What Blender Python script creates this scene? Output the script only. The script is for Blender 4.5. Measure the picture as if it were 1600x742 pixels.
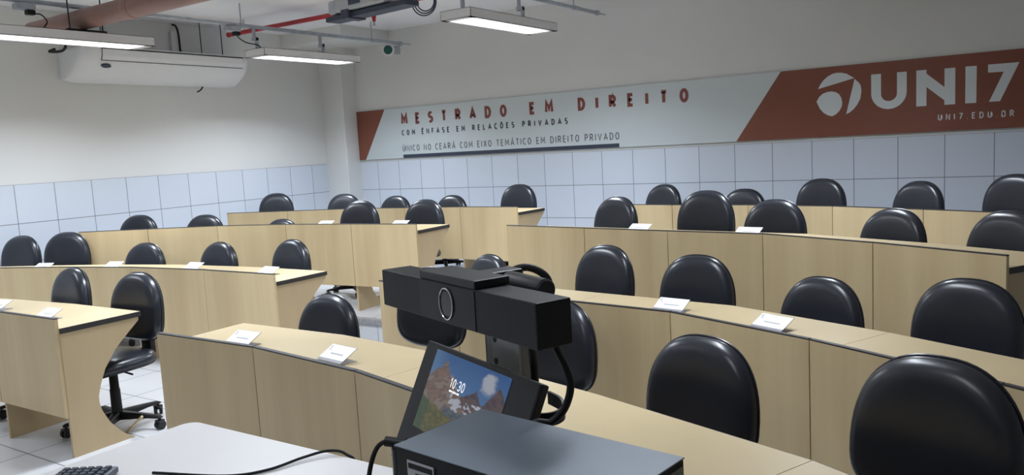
import bpy, bmesh, math, random
from mathutils import Vector, Matrix, noise
random.seed(7)
for o in list(bpy.data.objects): bpy.data.objects.remove(o)
SC = bpy.context.scene
COL = SC.collection
PI = math.pi

# ------------------------------------------------------------------ camera
CAM_Z = 1.6
Fw = Vector((-0.55418194, 0.82464675, -0.11331424))
Rt = Vector((0.83221241, 0.55175774, -0.05464334))
Up = Vector((-0.01746056, 0.12458387, 0.99205544))
cam = bpy.data.cameras.new('camera'); cam.sensor_width = 36.0; cam.lens = 36.0 * 1250 / 1600
cam.clip_start = 0.02
camo = bpy.data.objects.new('camera', cam); COL.objects.link(camo)
camo.matrix_world = Matrix(((Rt.x, Up.x, -Fw.x, 0), (Rt.y, Up.y, -Fw.y, 0), (Rt.z, Up.z, -Fw.z, CAM_Z), (0, 0, 0, 1)))
SC.camera = camo

# ------------------------------------------------------------------ world, lamps, exposure
w = bpy.data.worlds.new('world'); SC.world = w; w.use_nodes = True
w.node_tree.nodes['Background'].inputs[0].default_value = (0.75, 0.8, 0.9, 1)
w.node_tree.nodes['Background'].inputs[1].default_value = 0.02
SC.view_settings.view_transform = 'Standard'; SC.view_settings.look = 'None'
SC.view_settings.exposure = 0.0; SC.view_settings.gamma = 1.0
SC.view_settings.use_curve_mapping = False
LAMP_W = 53.0          # watts per luminaire
LAMP_COL = (0.90, 0.985, 1.10)
DIFF_E = 5.0
# luminaires: (x, y of the middle, power factor); each fixture is built further down
LUMS = [(-7.19, 3.87, 1.0), (-7.19, 6.61, 1.0), (-4.28, 6.41, 1.0), (-7.19, 1.13, 0.62),
        (-4.28, 3.25, 1.12), (-4.28, 0.55, 0.10), (-1.37, 2.95, 0.46), (-1.37, 0.25, 0.15), (-1.37, 6.05, 0.75)]  # last luminaire is added out of view to brighten the rear right

# ------------------------------------------------------------------ helpers
def link(o):
    COL.objects.link(o); return o

class MB:
    """collects faces for ONE mesh"""
    def __init__(s): s.v = []; s.f = []; s.sm = []
    def add(s, verts, faces, smooth=False):
        n = len(s.v); s.v += [tuple(v) for v in verts]
        for f in faces: s.f.append(tuple(n + i for i in f)); s.sm.append(smooth)
    def box(s, a, b, M=None):
        x0, y0, z0 = a; x1, y1, z1 = b
        vs = [Vector(p) for p in ((x0,y0,z0),(x1,y0,z0),(x1,y1,z0),(x0,y1,z0),(x0,y0,z1),(x1,y0,z1),(x1,y1,z1),(x0,y1,z1))]
        if M: vs = [M @ v for v in vs]
        s.add(vs, [(0,3,2,1),(4,5,6,7),(0,1,5,4),(1,2,6,5),(2,3,7,6),(3,0,4,7)])
    def bbox(s, a, b, r=0.004, M=None, seg=2):
        bm = bmesh.new()
        bmesh.ops.create_cube(bm, size=1)
        c = [(a[i] + b[i]) / 2 for i in range(3)]; d = [abs(b[i] - a[i]) for i in range(3)]
        for v in bm.verts: v.co = Vector([c[i] + v.co[i] * d[i] for i in range(3)])
        bmesh.ops.bevel(bm, geom=bm.edges[:], offset=min(r, min(d) * .45), segments=seg, affect='EDGES', profile=.5)
        if M: bmesh.ops.transform(bm, matrix=M, verts=bm.verts[:])
        bm.verts.index_update()
        s.add([v.co.copy() for v in bm.verts], [[v.index for v in f.verts] for f in bm.faces], False)
        bm.free()
    def prism(s, pts, off):
        """flat polygon pts (3-D) extruded by vector off"""
        n = len(pts); off = Vector(off); a = [Vector(p) for p in pts]; b = [p + off for p in a]
        s.add(a + b, [tuple(range(n))[::-1], tuple(range(n, 2 * n))] + [(i, (i + 1) % n, n + (i + 1) % n, n + i) for i in range(n)])
    def tube(s, pts, r, seg=10, caps=True, smooth=True):
        P = [Vector(p) for p in pts]; rings = []; n = len(P)
        rr = r if isinstance(r, (list, tuple)) else [r] * n
        t0 = (P[1] - P[0]).normalized()
        u = t0.orthogonal().normalized()
        for i in range(n):
            t = (P[min(i + 1, n - 1)] - P[max(i - 1, 0)])
            t = t.normalized() if t.length > 1e-9 else t0
            u = (u - t * u.dot(t))
            u = u.normalized() if u.length > 1e-6 else t.orthogonal().normalized()
            v = t.cross(u)
            rings.append([P[i] + (u * math.cos(2*PI*k/seg) + v * math.sin(2*PI*k/seg)) * rr[i] for k in range(seg)])
        vs = [q for ring in rings for q in ring]; fs = []
        for i in range(n - 1):
            for k in range(seg):
                fs.append((i*seg+k, i*seg+(k+1) % seg, (i+1)*seg+(k+1) % seg, (i+1)*seg+k))
        s.add(vs, fs, smooth)
        if caps:
            s.add(rings[0], [tuple(range(seg))[::-1]]); s.add(rings[-1], [tuple(range(seg))])
    def loft(s, rings, caps=True, smooth=True, closed=True):
        n = len(rings[0]); vs = [q for r in rings for q in r]; fs = []
        for i in range(len(rings) - 1):
            for k in range(n if closed else n - 1):
                fs.append((i*n+k, i*n+(k+1) % n, (i+1)*n+(k+1) % n, (i+1)*n+k))
        s.add(vs, fs, smooth)
        if caps:
            s.add(rings[0], [tuple(range(n))[::-1]], smooth); s.add(rings[-1], [tuple(range(n))], smooth)
    def build(s, name, mat, parent=None, loc=None):
        me = bpy.data.meshes.new(name); me.from_pydata(s.v, [], s.f); me.update()
        bm = bmesh.new(); bm.from_mesh(me)
        bmesh.ops.remove_doubles(bm, verts=bm.verts, dist=1e-6)
        bmesh.ops.recalc_face_normals(bm, faces=bm.faces); bm.to_mesh(me); bm.free()
        me.materials.append(mat)
        o = bpy.data.objects.new(name, me); link(o)
        if any(s.sm):
            for p in me.polygons: p.use_smooth = True
            try: me.set_sharp_from_angle(angle=math.radians(38))
            except Exception: pass
        if parent: o.parent = parent
        if loc: o.location = loc
        return o

def tag(o, label=None, cat=None, group=None, kind=None):
    if label: o['label'] = label
    if cat: o['category'] = cat
    if group: o['group'] = group
    if kind: o['kind'] = kind
    return o
def thing(name, label, cat, loc=(0, 0, 0), rz=0, group=None):
    o = bpy.data.objects.new(name, None); link(o); o.empty_display_size = .1
    o.location = loc; o.rotation_euler = (0, 0, rz)
    return tag(o, label, cat, group)
def struct(o): o['kind'] = 'structure'; return o
def kids(o): return [c for c in CH.get(o.name, [])]
CH = {}
def copy_tree(o, parent=None):
    c = o.copy(); COL.objects.link(c)
    if parent: c.parent = parent
    for ch in list(o.children): copy_tree(ch, c)
    return c
def smooth_path(pts, n=8):
    P = [Vector(p) for p in pts]; out = []
    Q = [P[0]*2-P[1]] + P + [P[-1]*2-P[-2]]
    for i in range(1, len(Q) - 2):
        for k in range(n):
            t = k / n; a, b, c, d = Q[i-1], Q[i], Q[i+1], Q[i+2]
            out.append(.5 * ((2*b) + (c-a)*t + (2*a-5*b+4*c-d)*t*t + (3*b-a-3*c+d)*t**3))
    out.append(P[-1]); return out

# ------------------------------------------------------------------ materials
def mat(name, col, rough=.5, metal=0., spec=.5, emit=0., bump=None, var=None, coat=0.):
    m = bpy.data.materials.new(name); m.use_nodes = True
    nt = m.node_tree; b = nt.nodes['Principled BSDF']
    b.inputs['Base Color'].default_value = (*col, 1); b.inputs['Roughness'].default_value = rough
    b.inputs['Metallic'].default_value = metal; b.inputs['Specular IOR Level'].default_value = spec
    b.inputs['Coat Weight'].default_value = coat
    if emit:
        b.inputs['Emission Color'].default_value = (*col, 1); b.inputs['Emission Strength'].default_value = emit
    tc = nt.nodes.new('ShaderNodeTexCoord')
    if var:
        sc, amt = var
        n = nt.nodes.new('ShaderNodeTexNoise'); n.inputs['Scale'].default_value = sc; n.inputs['Detail'].default_value = 4
        nt.links.new(tc.outputs['Object'], n.inputs['Vector'])
        r = nt.nodes.new('ShaderNodeMapRange'); r.inputs[1].default_value = .3; r.inputs[2].default_value = .7
        r.inputs[3].default_value = 1 - amt; r.inputs[4].default_value = 1 + amt
        nt.links.new(n.outputs[0], r.inputs[0])
        mx = nt.nodes.new('ShaderNodeVectorMath'); mx.operation = 'SCALE'; mx.inputs[0].default_value = col
        nt.links.new(r.outputs[0], mx.inputs['Scale']); nt.links.new(mx.outputs[0], b.inputs['Base Color'])
    if bump:
        sc, st = bump
        n = nt.nodes.new('ShaderNodeTexNoise'); n.inputs['Scale'].default_value = sc; n.inputs['Detail'].default_value = 3
        nt.links.new(tc.outputs['Object'], n.inputs['Vector'])
        bp = nt.nodes.new('ShaderNodeBump'); bp.inputs['Strength'].default_value = st; bp.inputs['Distance'].default_value = .002
        nt.links.new(n.outputs[0], bp.inputs['Height']); nt.links.new(bp.outputs[0], b.inputs['Normal'])
    return m

def wood(name, c1, c2, scale, rough=.42):
    m = bpy.data.materials.new(name); m.use_nodes = True; nt = m.node_tree; b = nt.nodes['Principled BSDF']
    tc = nt.nodes.new('ShaderNodeTexCoord'); mp = nt.nodes.new('ShaderNodeMapping')
    mp.inputs['Scale'].default_value = scale
    nt.links.new(tc.outputs['Object'], mp.inputs[0])
    n1 = nt.nodes.new('ShaderNodeTexNoise'); n1.inputs['Scale'].default_value = 1; n1.inputs['Detail'].default_value = 3; n1.inputs['Roughness'].default_value = .5
    n2 = nt.nodes.new('ShaderNodeTexNoise'); n2.inputs['Scale'].default_value = 9; n2.inputs['Detail'].default_value = 6
    nt.links.new(mp.outputs[0], n1.inputs[0]); nt.links.new(mp.outputs[0], n2.inputs[0])
    ad = nt.nodes.new('ShaderNodeMath'); ad.operation = 'MULTIPLY_ADD'; ad.inputs[1].default_value = .14
    nt.links.new(n2.outputs[0], ad.inputs[0]); nt.links.new(n1.outputs[0], ad.inputs[2])
    r = nt.nodes.new('ShaderNodeMapRange'); r.inputs[1].default_value = .38; r.inputs[2].default_value = .76
    nt.links.new(ad.outputs[0], r.inputs[0])
    mx = nt.nodes.new('ShaderNodeMix'); mx.data_type = 'RGBA'
    mx.inputs[6].default_value = (*c1, 1); mx.inputs[7].default_value = (*c2, 1)
    nt.links.new(r.outputs[0], mx.inputs[0])
    nt.links.new(mx.outputs[2], b.inputs['Base Color'])
    b.inputs['Roughness'].default_value = rough; b.inputs['Specular IOR Level'].default_value = .35
    return m

def tiles(name, c, grout, axes, org, size, lw, rough, noise_amt=.03):
    """square tiles with grout; axes = two object axes (0,1,2), org = a joint crossing"""
    m = bpy.data.materials.new(name); m.use_nodes = True; nt = m.node_tree; b = nt.nodes['Principled BSDF']
    tc = nt.nodes.new('ShaderNodeTexCoord'); sx = nt.nodes.new('ShaderNodeSeparateXYZ')
    nt.links.new(tc.outputs['Object'], sx.inputs[0])
    masks = []; ids = []
    for a, o in zip(axes, org):
        s1 = nt.nodes.new('ShaderNodeMath'); s1.operation = 'SUBTRACT'; s1.inputs[1].default_value = o
        nt.links.new(sx.outputs[a], s1.inputs[0])
        d = nt.nodes.new('ShaderNodeMath'); d.operation = 'DIVIDE'; d.inputs[1].default_value = size
        nt.links.new(s1.outputs[0], d.inputs[0])
        f = nt.nodes.new('ShaderNodeMath'); f.operation = 'FRACT'; nt.links.new(d.outputs[0], f.inputs[0])
        pp = nt.nodes.new('ShaderNodeMath'); pp.operation = 'PINGPONG'; pp.inputs[1].default_value = .5
        nt.links.new(f.outputs[0], pp.inputs[0])
        lt = nt.nodes.new('ShaderNodeMath'); lt.operation = 'LESS_THAN'; lt.inputs[1].default_value = lw / size / 2
        nt.links.new(pp.outputs[0], lt.inputs[0]); masks.append(lt)
        fl = nt.nodes.new('ShaderNodeMath'); fl.operation = 'FLOOR'; nt.links.new(d.outputs[0], fl.inputs[0]); ids.append(fl)
    mxm = nt.nodes.new('ShaderNodeMath'); mxm.operation = 'MAXIMUM'
    nt.links.new(masks[0].outputs[0], mxm.inputs[0]); nt.links.new(masks[1].outputs[0], mxm.inputs[1])
    cb = nt.nodes.new('ShaderNodeCombineXYZ'); nt.links.new(ids[0].outputs[0], cb.inputs[0]); nt.links.new(ids[1].outputs[0], cb.inputs[1])
    wn = nt.nodes.new('ShaderNodeTexWhiteNoise'); nt.links.new(cb.outputs[0], wn.inputs[0])
    r = nt.nodes.new('ShaderNodeMapRange'); r.inputs[3].default_value = 1 - noise_amt; r.inputs[4].default_value = 1 + noise_amt
    nt.links.new(wn.outputs[0], r.inputs[0])
    sc = nt.nodes.new('ShaderNodeVectorMath'); sc.operation = 'SCALE'; sc.inputs[0].default_value = c
    nt.links.new(r.outputs[0], sc.inputs['Scale'])
    mx = nt.nodes.new('ShaderNodeMix'); mx.data_type = 'RGBA'; mx.inputs[7].default_value = (*grout, 1)
    nt.links.new(mxm.outputs[0], mx.inputs[0]); nt.links.new(sc.outputs[0], mx.inputs[6])
    nt.links.new(mx.outputs[2], b.inputs['Base Color'])
    b.inputs['Roughness'].default_value = rough; b.inputs['Specular IOR Level'].default_value = .4
    return m

WALL = mat('wall_paint', (.74, .75, .74), .75, spec=.2, bump=(60, .06), var=(1.2, .02))
CEIL = mat('ceiling_paint', (.88, .88, .91), .8, spec=.2, var=(1.5, .03))
TILE_B = tiles('tile_back', (.645, .70, .785), (.17, .18, .20), (0, 2), (-7.274, 1.08), .4043, .0065, .28)
TILE_L = tiles('tile_left', (.645, .70, .785), (.17, .18, .20), (1, 2), (4.025, 1.08), .4043, .0065, .28)
FLOOR = tiles('floor_tile', (.56, .565, .58), (.16, .16, .17), (0, 1), (-5.31, 3.04), .47, .008, .3)
RISER = tiles('riser_tile', (.66, .68, .71), (.2, .2, .21), (0, 2), (-4.74, -.25), .44, .006, .3)
PLAT = tiles('platform_tile', (.56, .565, .58), (.16, .16, .17), (0, 1), (-5.31, 3.04), .47, .008, .3)
STONE = mat('step_stone', (.30, .30, .31), .5, var=(30, .2))
PANEL = wood('oak_panel', (.585, .44, .245), (.70, .555, .325), (5.5, 5.5, .35))
TOP = wood('oak_top', (.535, .42, .24), (.585, .47, .275), (2.2, 2.2, 2.2), .38)
GABLE = wood('oak_gable', (.50, .375, .22), (.58, .45, .27), (3, 3, .4))
EDGE = mat('dark_edge', (.035, .032, .032), .5, var=(20, .1))
OAKEDGE = mat('raw_edge', (.42, .28, .17), .6, var=(20, .1))
VINYL = mat('black_vinyl', (.017, .020, .028), .29, spec=.6, bump=(220, .03), var=(8, .1))
PIPING = mat('vinyl_piping', (.02, .021, .026), .3, spec=.6, var=(8, .1))
PLAST = mat('black_plastic', (.009, .009, .010), .5, spec=.3, bump=(300, .05), var=(20, .1))
PLAST2 = mat('dark_plastic', (.014, .015, .017), .42, spec=.4, var=(20, .1))
GLOSS = mat('gloss_black', (.008, .008, .009), .16, var=(6, .1))
SATIN = mat('satin_black', (.006, .006, .007), .38, spec=.3, var=(6, .1))
METAL = mat('galvanised', (.42, .45, .50), .45, metal=.25, var=(12, .12))
CHROME = mat('chrome', (.7, .7, .72), .2, metal=1, var=(10, .05))
FIXT = mat('fixture_white', (.74, .74, .75), .4, var=(10, .02))
GLOW = mat('tube_light', (1.0, 1.0, 1.0), .5, emit=DIFF_E, var=(10, .01))
ACW = mat('ac_white', (.80, .81, .83), .38, var=(4, .015))
DARK = mat('dark_gap', (.015, .016, .018), .6, var=(10, .1))
NAVY = mat('navy_metal', (.035, .045, .075), .5, var=(10, .15))
GREYP = mat('grey_plastic', (.42, .44, .47), .45, var=(10, .05))
BROWN = mat('brown_pipe', (.28, .155, .125), .42, var=(3, .15))
RED = mat('red_paint', (.42, .03, .035), .4, var=(6, .12))
GREEN = mat('green_lens', (.01, .10, .085), .3, var=(10, .1))
SIGNW = mat('sign_white', (.60, .665, .685), .4, var=(1.5, .015))
SIGNR = mat('sign_rust', (.225, .072, .042), .4, var=(2, .05))
LETR = mat('letter_rust', (.22, .06, .05), .5, var=(5, .05))
LETN = mat('letter_navy', (.035, .045, .075), .5, var=(5, .05))
LETG = mat('letter_grey', (.10, .105, .12), .5, var=(5, .05))
LETW = mat('letter_white', (.70, .76, .79), .45, var=(2, .02))
TABLE = mat('table_white', (.68, .66, .65), .35, var=(3, .015))
TABEDGE = mat('table_edge', (.55, .55, .55), .5, var=(10, .05))
PAPER = mat('card_white', (.86, .87, .90), .5, var=(20, .01))
CARDG = mat('card_grey', (.28, .28, .30), .5, var=(20, .1))
CARDT = mat('card_text', (.40, .40, .43), .6, var=(60, .2))
KEYM = mat('key_blue', (.03, .04, .06), .45, var=(20, .1))
KEYB = mat('keyboard_grey', (.11, .13, .16), .45, var=(20, .1))
PCTOP = mat('pc_metal', (.20, .24, .285), .40, metal=.15, spec=.5, bump=(500, .05), var=(3, .12))
PCREAR = mat('pc_rear', (.16, .19, .18), .4, metal=.6, var=(10, .1))
SILVER = mat('label_silver', (.45, .46, .48), .4, metal=.3, var=(20, .05))
def acrylic():
    m = bpy.data.materials.new('acrylic'); m.use_nodes = True; b = m.node_tree.nodes['Principled BSDF']
    b.inputs['Base Color'].default_value = (.95, .96, .97, 1); b.inputs['Roughness'].default_value = .06
    b.inputs['Transmission Weight'].default_value = .92; b.inputs['IOR'].default_value = 1.25
    n = m.node_tree.nodes.new('ShaderNodeTexNoise'); n.inputs['Scale'].default_value = 20
    r = m.node_tree.nodes.new('ShaderNodeMapRange'); r.inputs[3].default_value = .04; r.inputs[4].default_value = .10
    m.node_tree.links.new(n.outputs[0], r.inputs[0]); m.node_tree.links.new(r.outputs[0], b.inputs['Roughness'])
    return m
ACRYL = acrylic()

# ------------------------------------------------------------------ room shell
XL, XR, YB, YF, CZ = -8.85, 3.2, 8.65, -2.2, 3.30
PZ = 0.19
def wallbox(name, a, b, m):
    M = MB(); M.box(a, b); return struct(M.build(name, m))
wallbox('floor', (XL - .1, YF - .1, -.1), (XR + .1, YB + .1, 0), FLOOR)
wallbox('ceiling', (XL - .1, YF - .1, CZ), (XR + .1, YB + .1, CZ + .1), CEIL)
wallbox('wall_left', (XL - .1, YF - .1, 0), (XL, YB + .1, CZ), WALL)
wallbox('wall_back', (XL, YB, 0), (XR, YB + .1, CZ), WALL)
wallbox('wall_right', (XR, YF - .1, 0), (XR + .1, YB + .1, CZ), WALL)
wallbox('wall_front', (XL, YF - .1, 0), (XR, YF, CZ), WALL)
# corner column and the dropped beam above the left wall
M = MB(); M.bbox((XL - .02, 8.37, 0), (-8.42, YB + .02, CZ + .02), .012); struct(M.build('wall_column', WALL))
M = MB(); M.bbox((XL - .02, 7.72, 3.13), (-7.71, YB + .02, CZ + .02), .006); struct(M.build('wall_beam', WALL))
# tile cladding on the two walls
M = MB(); M.box((-8.42, YB - .012, 0), (XR, YB, 1.484)); struct(M.build('trim_1', TILE_B))
M = MB(); M.box((XL, YF, 0), (XL + .012, 8.37, 1.484)); struct(M.build('trim_2', TILE_L))

# ------------------------------------------------------------------ desk rows: front lines (aisle end first for the left block)
FR = {
 'L1': [(-4.50, 2.17), (-5.22, 2.16), (-5.94, 2.10), (-6.62, 1.95)],
 'L2': [(-4.51, 3.68), (-5.31, 3.68), (-6.14, 3.60), (-6.90, 3.42), (-7.55, 3.21), (-8.2, 2.96)],
 'L3': [(-4.45, 5.17), (-5.17, 5.12), (-5.94, 5.04), (-6.69, 4.84), (-7.33, 4.51), (-7.97, 4.17)],
 'L4': [(-4.45, 6.74), (-5.20, 6.77), (-5.91, 6.69), (-6.57, 6.63), (-7.41, 6.33), (-8.17, 6.06)],
 'R1': [(-3.56, 2.18), (-2.85, 2.18), (-2.14, 2.08), (-1.42, 1.88), (-.695, 1.63), (-.06, 1.30), (.55, .92)],
 'R2': [(-3.52, 3.69), (-2.83, 3.60), (-2.14, 3.51), (-1.44, 3.42), (-.75, 3.13), (-.10, 2.78), (.50, 2.40)],
 'R3': [(-3.51, 5.15), (-2.76, 5.04), (-2.08, 4.94), (-1.43, 4.86), (-.76, 4.56), (-.14, 4.20)],
 'R4': [(-3.55, 6.97), (-2.84, 6.87), (-2.13, 6.83), (-1.41, 6.68), (-.73, 6.40), (-.05, 6.08), (.60, 5.70)],
}
for k in ('L1', 'L2', 'L3', 'L4'): FR[k] = FR[k][::-1]      # all run left to right
BASE = {k: (0 if k[1] in '12' else PZ) for k in FR}
def normals(pts):
    """unit vectors pointing to the seats, mitred at the joints, plus mitre scale"""
    P = [Vector(p) for p in pts]; seg = []
    for a, b in zip(P[:-1], P[1:]):
        d = (b - a).normalized(); seg.append(Vector((-d.y, d.x)))
    out = []
    for i in range(len(P)):
        if i == 0: out.append(seg[0])
        elif i == len(P) - 1: out.append(seg[-1])
        else:
            m = (seg[i-1] + seg[i]).normalized(); out.append(m / m.dot(seg[i]))
    return out, seg
def offset(pts, d):
    n, _ = normals(pts); return [Vector(p) + q * d for p, q in zip(pts, n)]

# raised platform under the two rear rows
def voffset(pts, ds):
    n, _ = normals(pts); return [tuple(Vector(p) + q * d) for p, q, d in zip(pts, n, ds)]
edge_pts = [(-8.84, 4.02)] + voffset(FR['L3'], [-.005, -.005, -.04, -.15, -.22, -.24]) + voffset(FR['R3'], [-.24, -.24, -.22, -.18, -.09, -.03]) + [(.3, 3.98), (XR, 2.6)]
M = MB(); poly = [Vector((x, y, 0)) for x, y in edge_pts] + [Vector((XR, YB, 0)), Vector((XL, YB, 0)), Vector((XL, 4.02, 0))]
M.prism(poly, (0, 0, PZ - .02)); struct(M.build('floor_platform', RISER))
M = MB(); poly2 = [Vector((x, y, PZ - .02)) for x, y in offset(edge_pts, .05)] + [Vector((XR, YB, PZ - .02)), Vector((XL, YB, PZ - .02))]
M.prism(poly2, (0, 0, .02)); struct(M.build('floor_platform_top', PLAT))
M = MB(); a = offset(edge_pts, -.015); b = offset(edge_pts, .05)
for i in range(len(a) - 1):
    M.prism([(a[i].x, a[i].y, PZ - .045), (a[i+1].x, a[i+1].y, PZ - .045), (b[i+1].x, b[i+1].y, PZ - .045), (b[i].x, b[i].y, PZ - .045)], (0, 0, .045))
struct(M.build('trim_3', STONE))

PH, TH, DEP = .80, .74, .50
def c_profile():
    """side panel outline: (distance behind the front face, height)"""
    return [(0.02, 0), (0.02, .709), (.485, .709), (.483, .69), (.42, .637), (.365, .59), (.32, .547), (.25, .452), (.215, .37), (.197, .31),
            (.195, .27), (.205, .22), (.245, .136), (.30, .068), (.34, .03), (.385, 0)]
DESKS = {
 'L1': ('light oak curved desk at the lower left, its cut-out side panel standing on the floor', None),
 'L2': ('light oak curved desk row on the left, second from the front, with four name cards', None),
 'L3': ('light oak curved desk row on the left, third from the front, on the raised step', None),
 'L4': ('light oak desk row at the rear left, by the white corner column', None),
 'R1': ('light oak curved desk row directly behind the monitor and white table', None),
 'R2': ('light oak curved desk on the right, second from the front, behind the video bar', None),
 'R3': ('light oak curved desk on the right, third from the front, ending before the right edge', None),
 'R4': ('light oak curved desk row at the rear right under the red end of the banner', None),
}
for k, pts in FR.items():
    z0 = BASE[k]; P = [Vector(p) for p in pts]; nrm, seg = normals(pts); back = offset(pts, DEP); inn = offset(pts, .02); n = len(P)
    mid = sum(P, Vector((0, 0))) / n
    T = thing('curved_desk', DESKS[k][0], 'desk', (mid.x, mid.y, z0), 0, 'curved desk rows')
    L = lambda v, z: Vector((v.x - mid.x, v.y - mid.y, z))
    for i in range(n - 1):
        d = (P[i+1] - P[i]).normalized() * .0028
        a, b, a2, b2 = P[i] + d, P[i+1] - d, inn[i] + d, inn[i+1] - d
        M = MB(); M.prism([L(a, .235), L(b, .235), L(b2, .235), L(a2, .235)], (0, 0, PH - .235 - .006))
        fp = M.build('front_panel', PANEL, T)
        M = MB(); M.prism([L(a, PH - .006), L(b, PH - .006), L(b2, PH - .006), L(a2, PH - .006)], (0, 0, .006))
        M.build('edge_band', EDGE, fp)
    # desktop in lengths of about two modules, with a thin joint between
    step = 2; st = list(range(0, n - 1, step))
    for s0 in st:
        e0 = min(s0 + step, n - 1)
        M = MB()
        for i in range(s0, e0):
            g0 = (P[i+1] - P[i]).normalized() * (.0012 if i == s0 else 0); g1 = (P[i+1] - P[i]).normalized() * (.0012 if i == e0 - 1 else 0)
            M.prism([L(inn[i] + g0, TH - .03), L(inn[i+1] - g1, TH - .03), L(back[i+1] - g1, TH - .03), L(back[i] + g0, TH - .03)], (0, 0, .03))
        dt = M.build('desktop', TOP, T)
        M = MB()
        for i in range(s0, e0):
            bb = offset(pts, DEP + .003)
            M.prism([L(back[i], TH - .0295), L(back[i+1], TH - .0295), L(bb[i+1], TH - .0295), L(bb[i], TH - .0295)], (0, 0, .029))
        for ii, sgn in ((s0, -1), (e0, 1)):
            if ii in (0, n - 1):
                d = (seg[0] if ii == 0 else seg[-1]); d = Vector((d.y, -d.x)) * sgn * .003
                M.prism([L(inn[ii], TH - .0295), L(back[ii], TH - .0295), L(back[ii] + d, TH - .0295), L(inn[ii] + d, TH - .0295)], (0, 0, .029))
        M.build('edge_band', EDGE, dt)
    # side panels at the ends and at every joint
    for i in range(n):
        nn = nrm[i].normalized(); tn = Vector((nn.y, -nn.x))
        sh = 0.009 if i == 0 else (-.009 if i == n - 1 else 0)
        c0 = P[i] + tn * (sh - .009)
        M = MB(); M.prism([Vector((c0.x + nn.x * q - mid.x, c0.y + nn.y * q - mid.y, h)) for q, h in c_profile()], Vector((tn.x, tn.y, 0)) * .018)
        M.build('side_panel', GABLE, T)

# ------------------------------------------------------------------ swivel chair
def outline(th, sx=1.0, top=.262, bot=.165, hw=.230):
    c, s = math.cos(th), math.sin(th)
    e = 2 / 2.45 if s >= 0 else 2 / 3.3
    x = hw * math.copysign(abs(c) ** e, c); z = (top if s >= 0 else bot) * math.copysign(abs(s) ** e, s)
    if s > 0: x *= 1 - .04 * (z / top)
    return x * sx, z * sx
NT = 56
def backpad():
    M = MB(); rings = []
    prof = [(.02, -.043), (.35, -.042), (.60, -.0405), (.75, -.038), (.85, -.033), (.92, -.024), (.965, -.011), (.99, .004), (.985, .016), (.95, .022)]
    for s, y in prof:
        rings.append([Vector((x, y - .35 * x * x, z)) for x, z in (outline(2*PI*k/NT, s) for k in range(NT))])
    M.loft(rings); return M
def backshell():
    M = MB(); rings = []
    for s, y in [(.9, .020), (.975, .020), (.985, .028), (.96, .040), (.85, .050), (.3, .056), (.02, .057)]:
        rings.append([Vector((x, y - .35 * x * x, z)) for x, z in (outline(2*PI*k/NT, s) for k in range(NT))])
    M.loft(rings); return M
def backpipe():
    M = MB(); pts = []
    for k in range(NT + 1):
        x, z = outline(2*PI*k/NT, .997); pts.append((x, .018 - .35 * x * x, z))
    M.tube(pts, .0042, 6, caps=False); return M
def seatpad(shell=False):
    M = MB(); rings = []
    prof = [(.02, .040), (.5, .040), (.8, .034), (.93, .022), (.985, .004), (1.0, -.012), (.985, -.026)] if not shell else [(.97, -.024), (.985, -.030), (.95, -.042), (.7, -.050), (.02, -.052)]
    for s, z in prof:
        ring = []
        for k in range(NT):
            th = 2*PI*k/NT; c, sn = math.cos(th), math.sin(th); e = 2 / 3.0
            x = .235 * math.copysign(abs(c) ** e, c) * s; y = .225 * math.copysign(abs(sn) ** e, sn) * s
            if y < -.1: z2 = z - (abs(y) - .1) ** 2 * 2.0
            else: z2 = z
            ring.append(Vector((x, y, z2)))
        rings.append(ring)
    M.loft(rings); return M

chair0 = thing('swivel_chair', 'x', 'chair', (0, 0, 0))
UPPER = []
o = seatpad().build('seat', VINYL, chair0, (0, 0, .445)); UPPER.append(o.name.split('.')[0])
seatpad(True).build('seat_shell', PLAST, o)
bk = backpad().build('backrest', VINYL, chair0, (0, .215, .685)); bk.rotation_euler = (math.radians(-6), 0, 0)
backpipe().build('piping', PIPING, bk); backshell().build('back_shell', PLAST, bk)
M = MB()
M.tube(smooth_path([(0, .02, .385), (0, .17, .38), (0, .245, .40), (0, .275, .47), (0, .272, .58), (0, .268, .66)], 5), .017, 8)
for z in (.43, .50, .57): M.bbox((-.045, .245, z - .05), (.045, .290, z + .05), .012)
M.bbox((-.085, -.09, .372), (.085, .09, .392), .006); M.tube([(.07, 0, .38), (.21, -.02, .375)], .006, 6)
M.build('back_bar', PLAST, chair0)
M = MB(); M.tube([(0, 0, .06), (0, 0, .105), (0, 0, .11), (0, 0, .25), (0, 0, .255), (0, 0, .40)], [.034, .040, .032, .030, .027, .025], 16, smooth=True); M.build('gas_column', PLAST, chair0)
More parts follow.
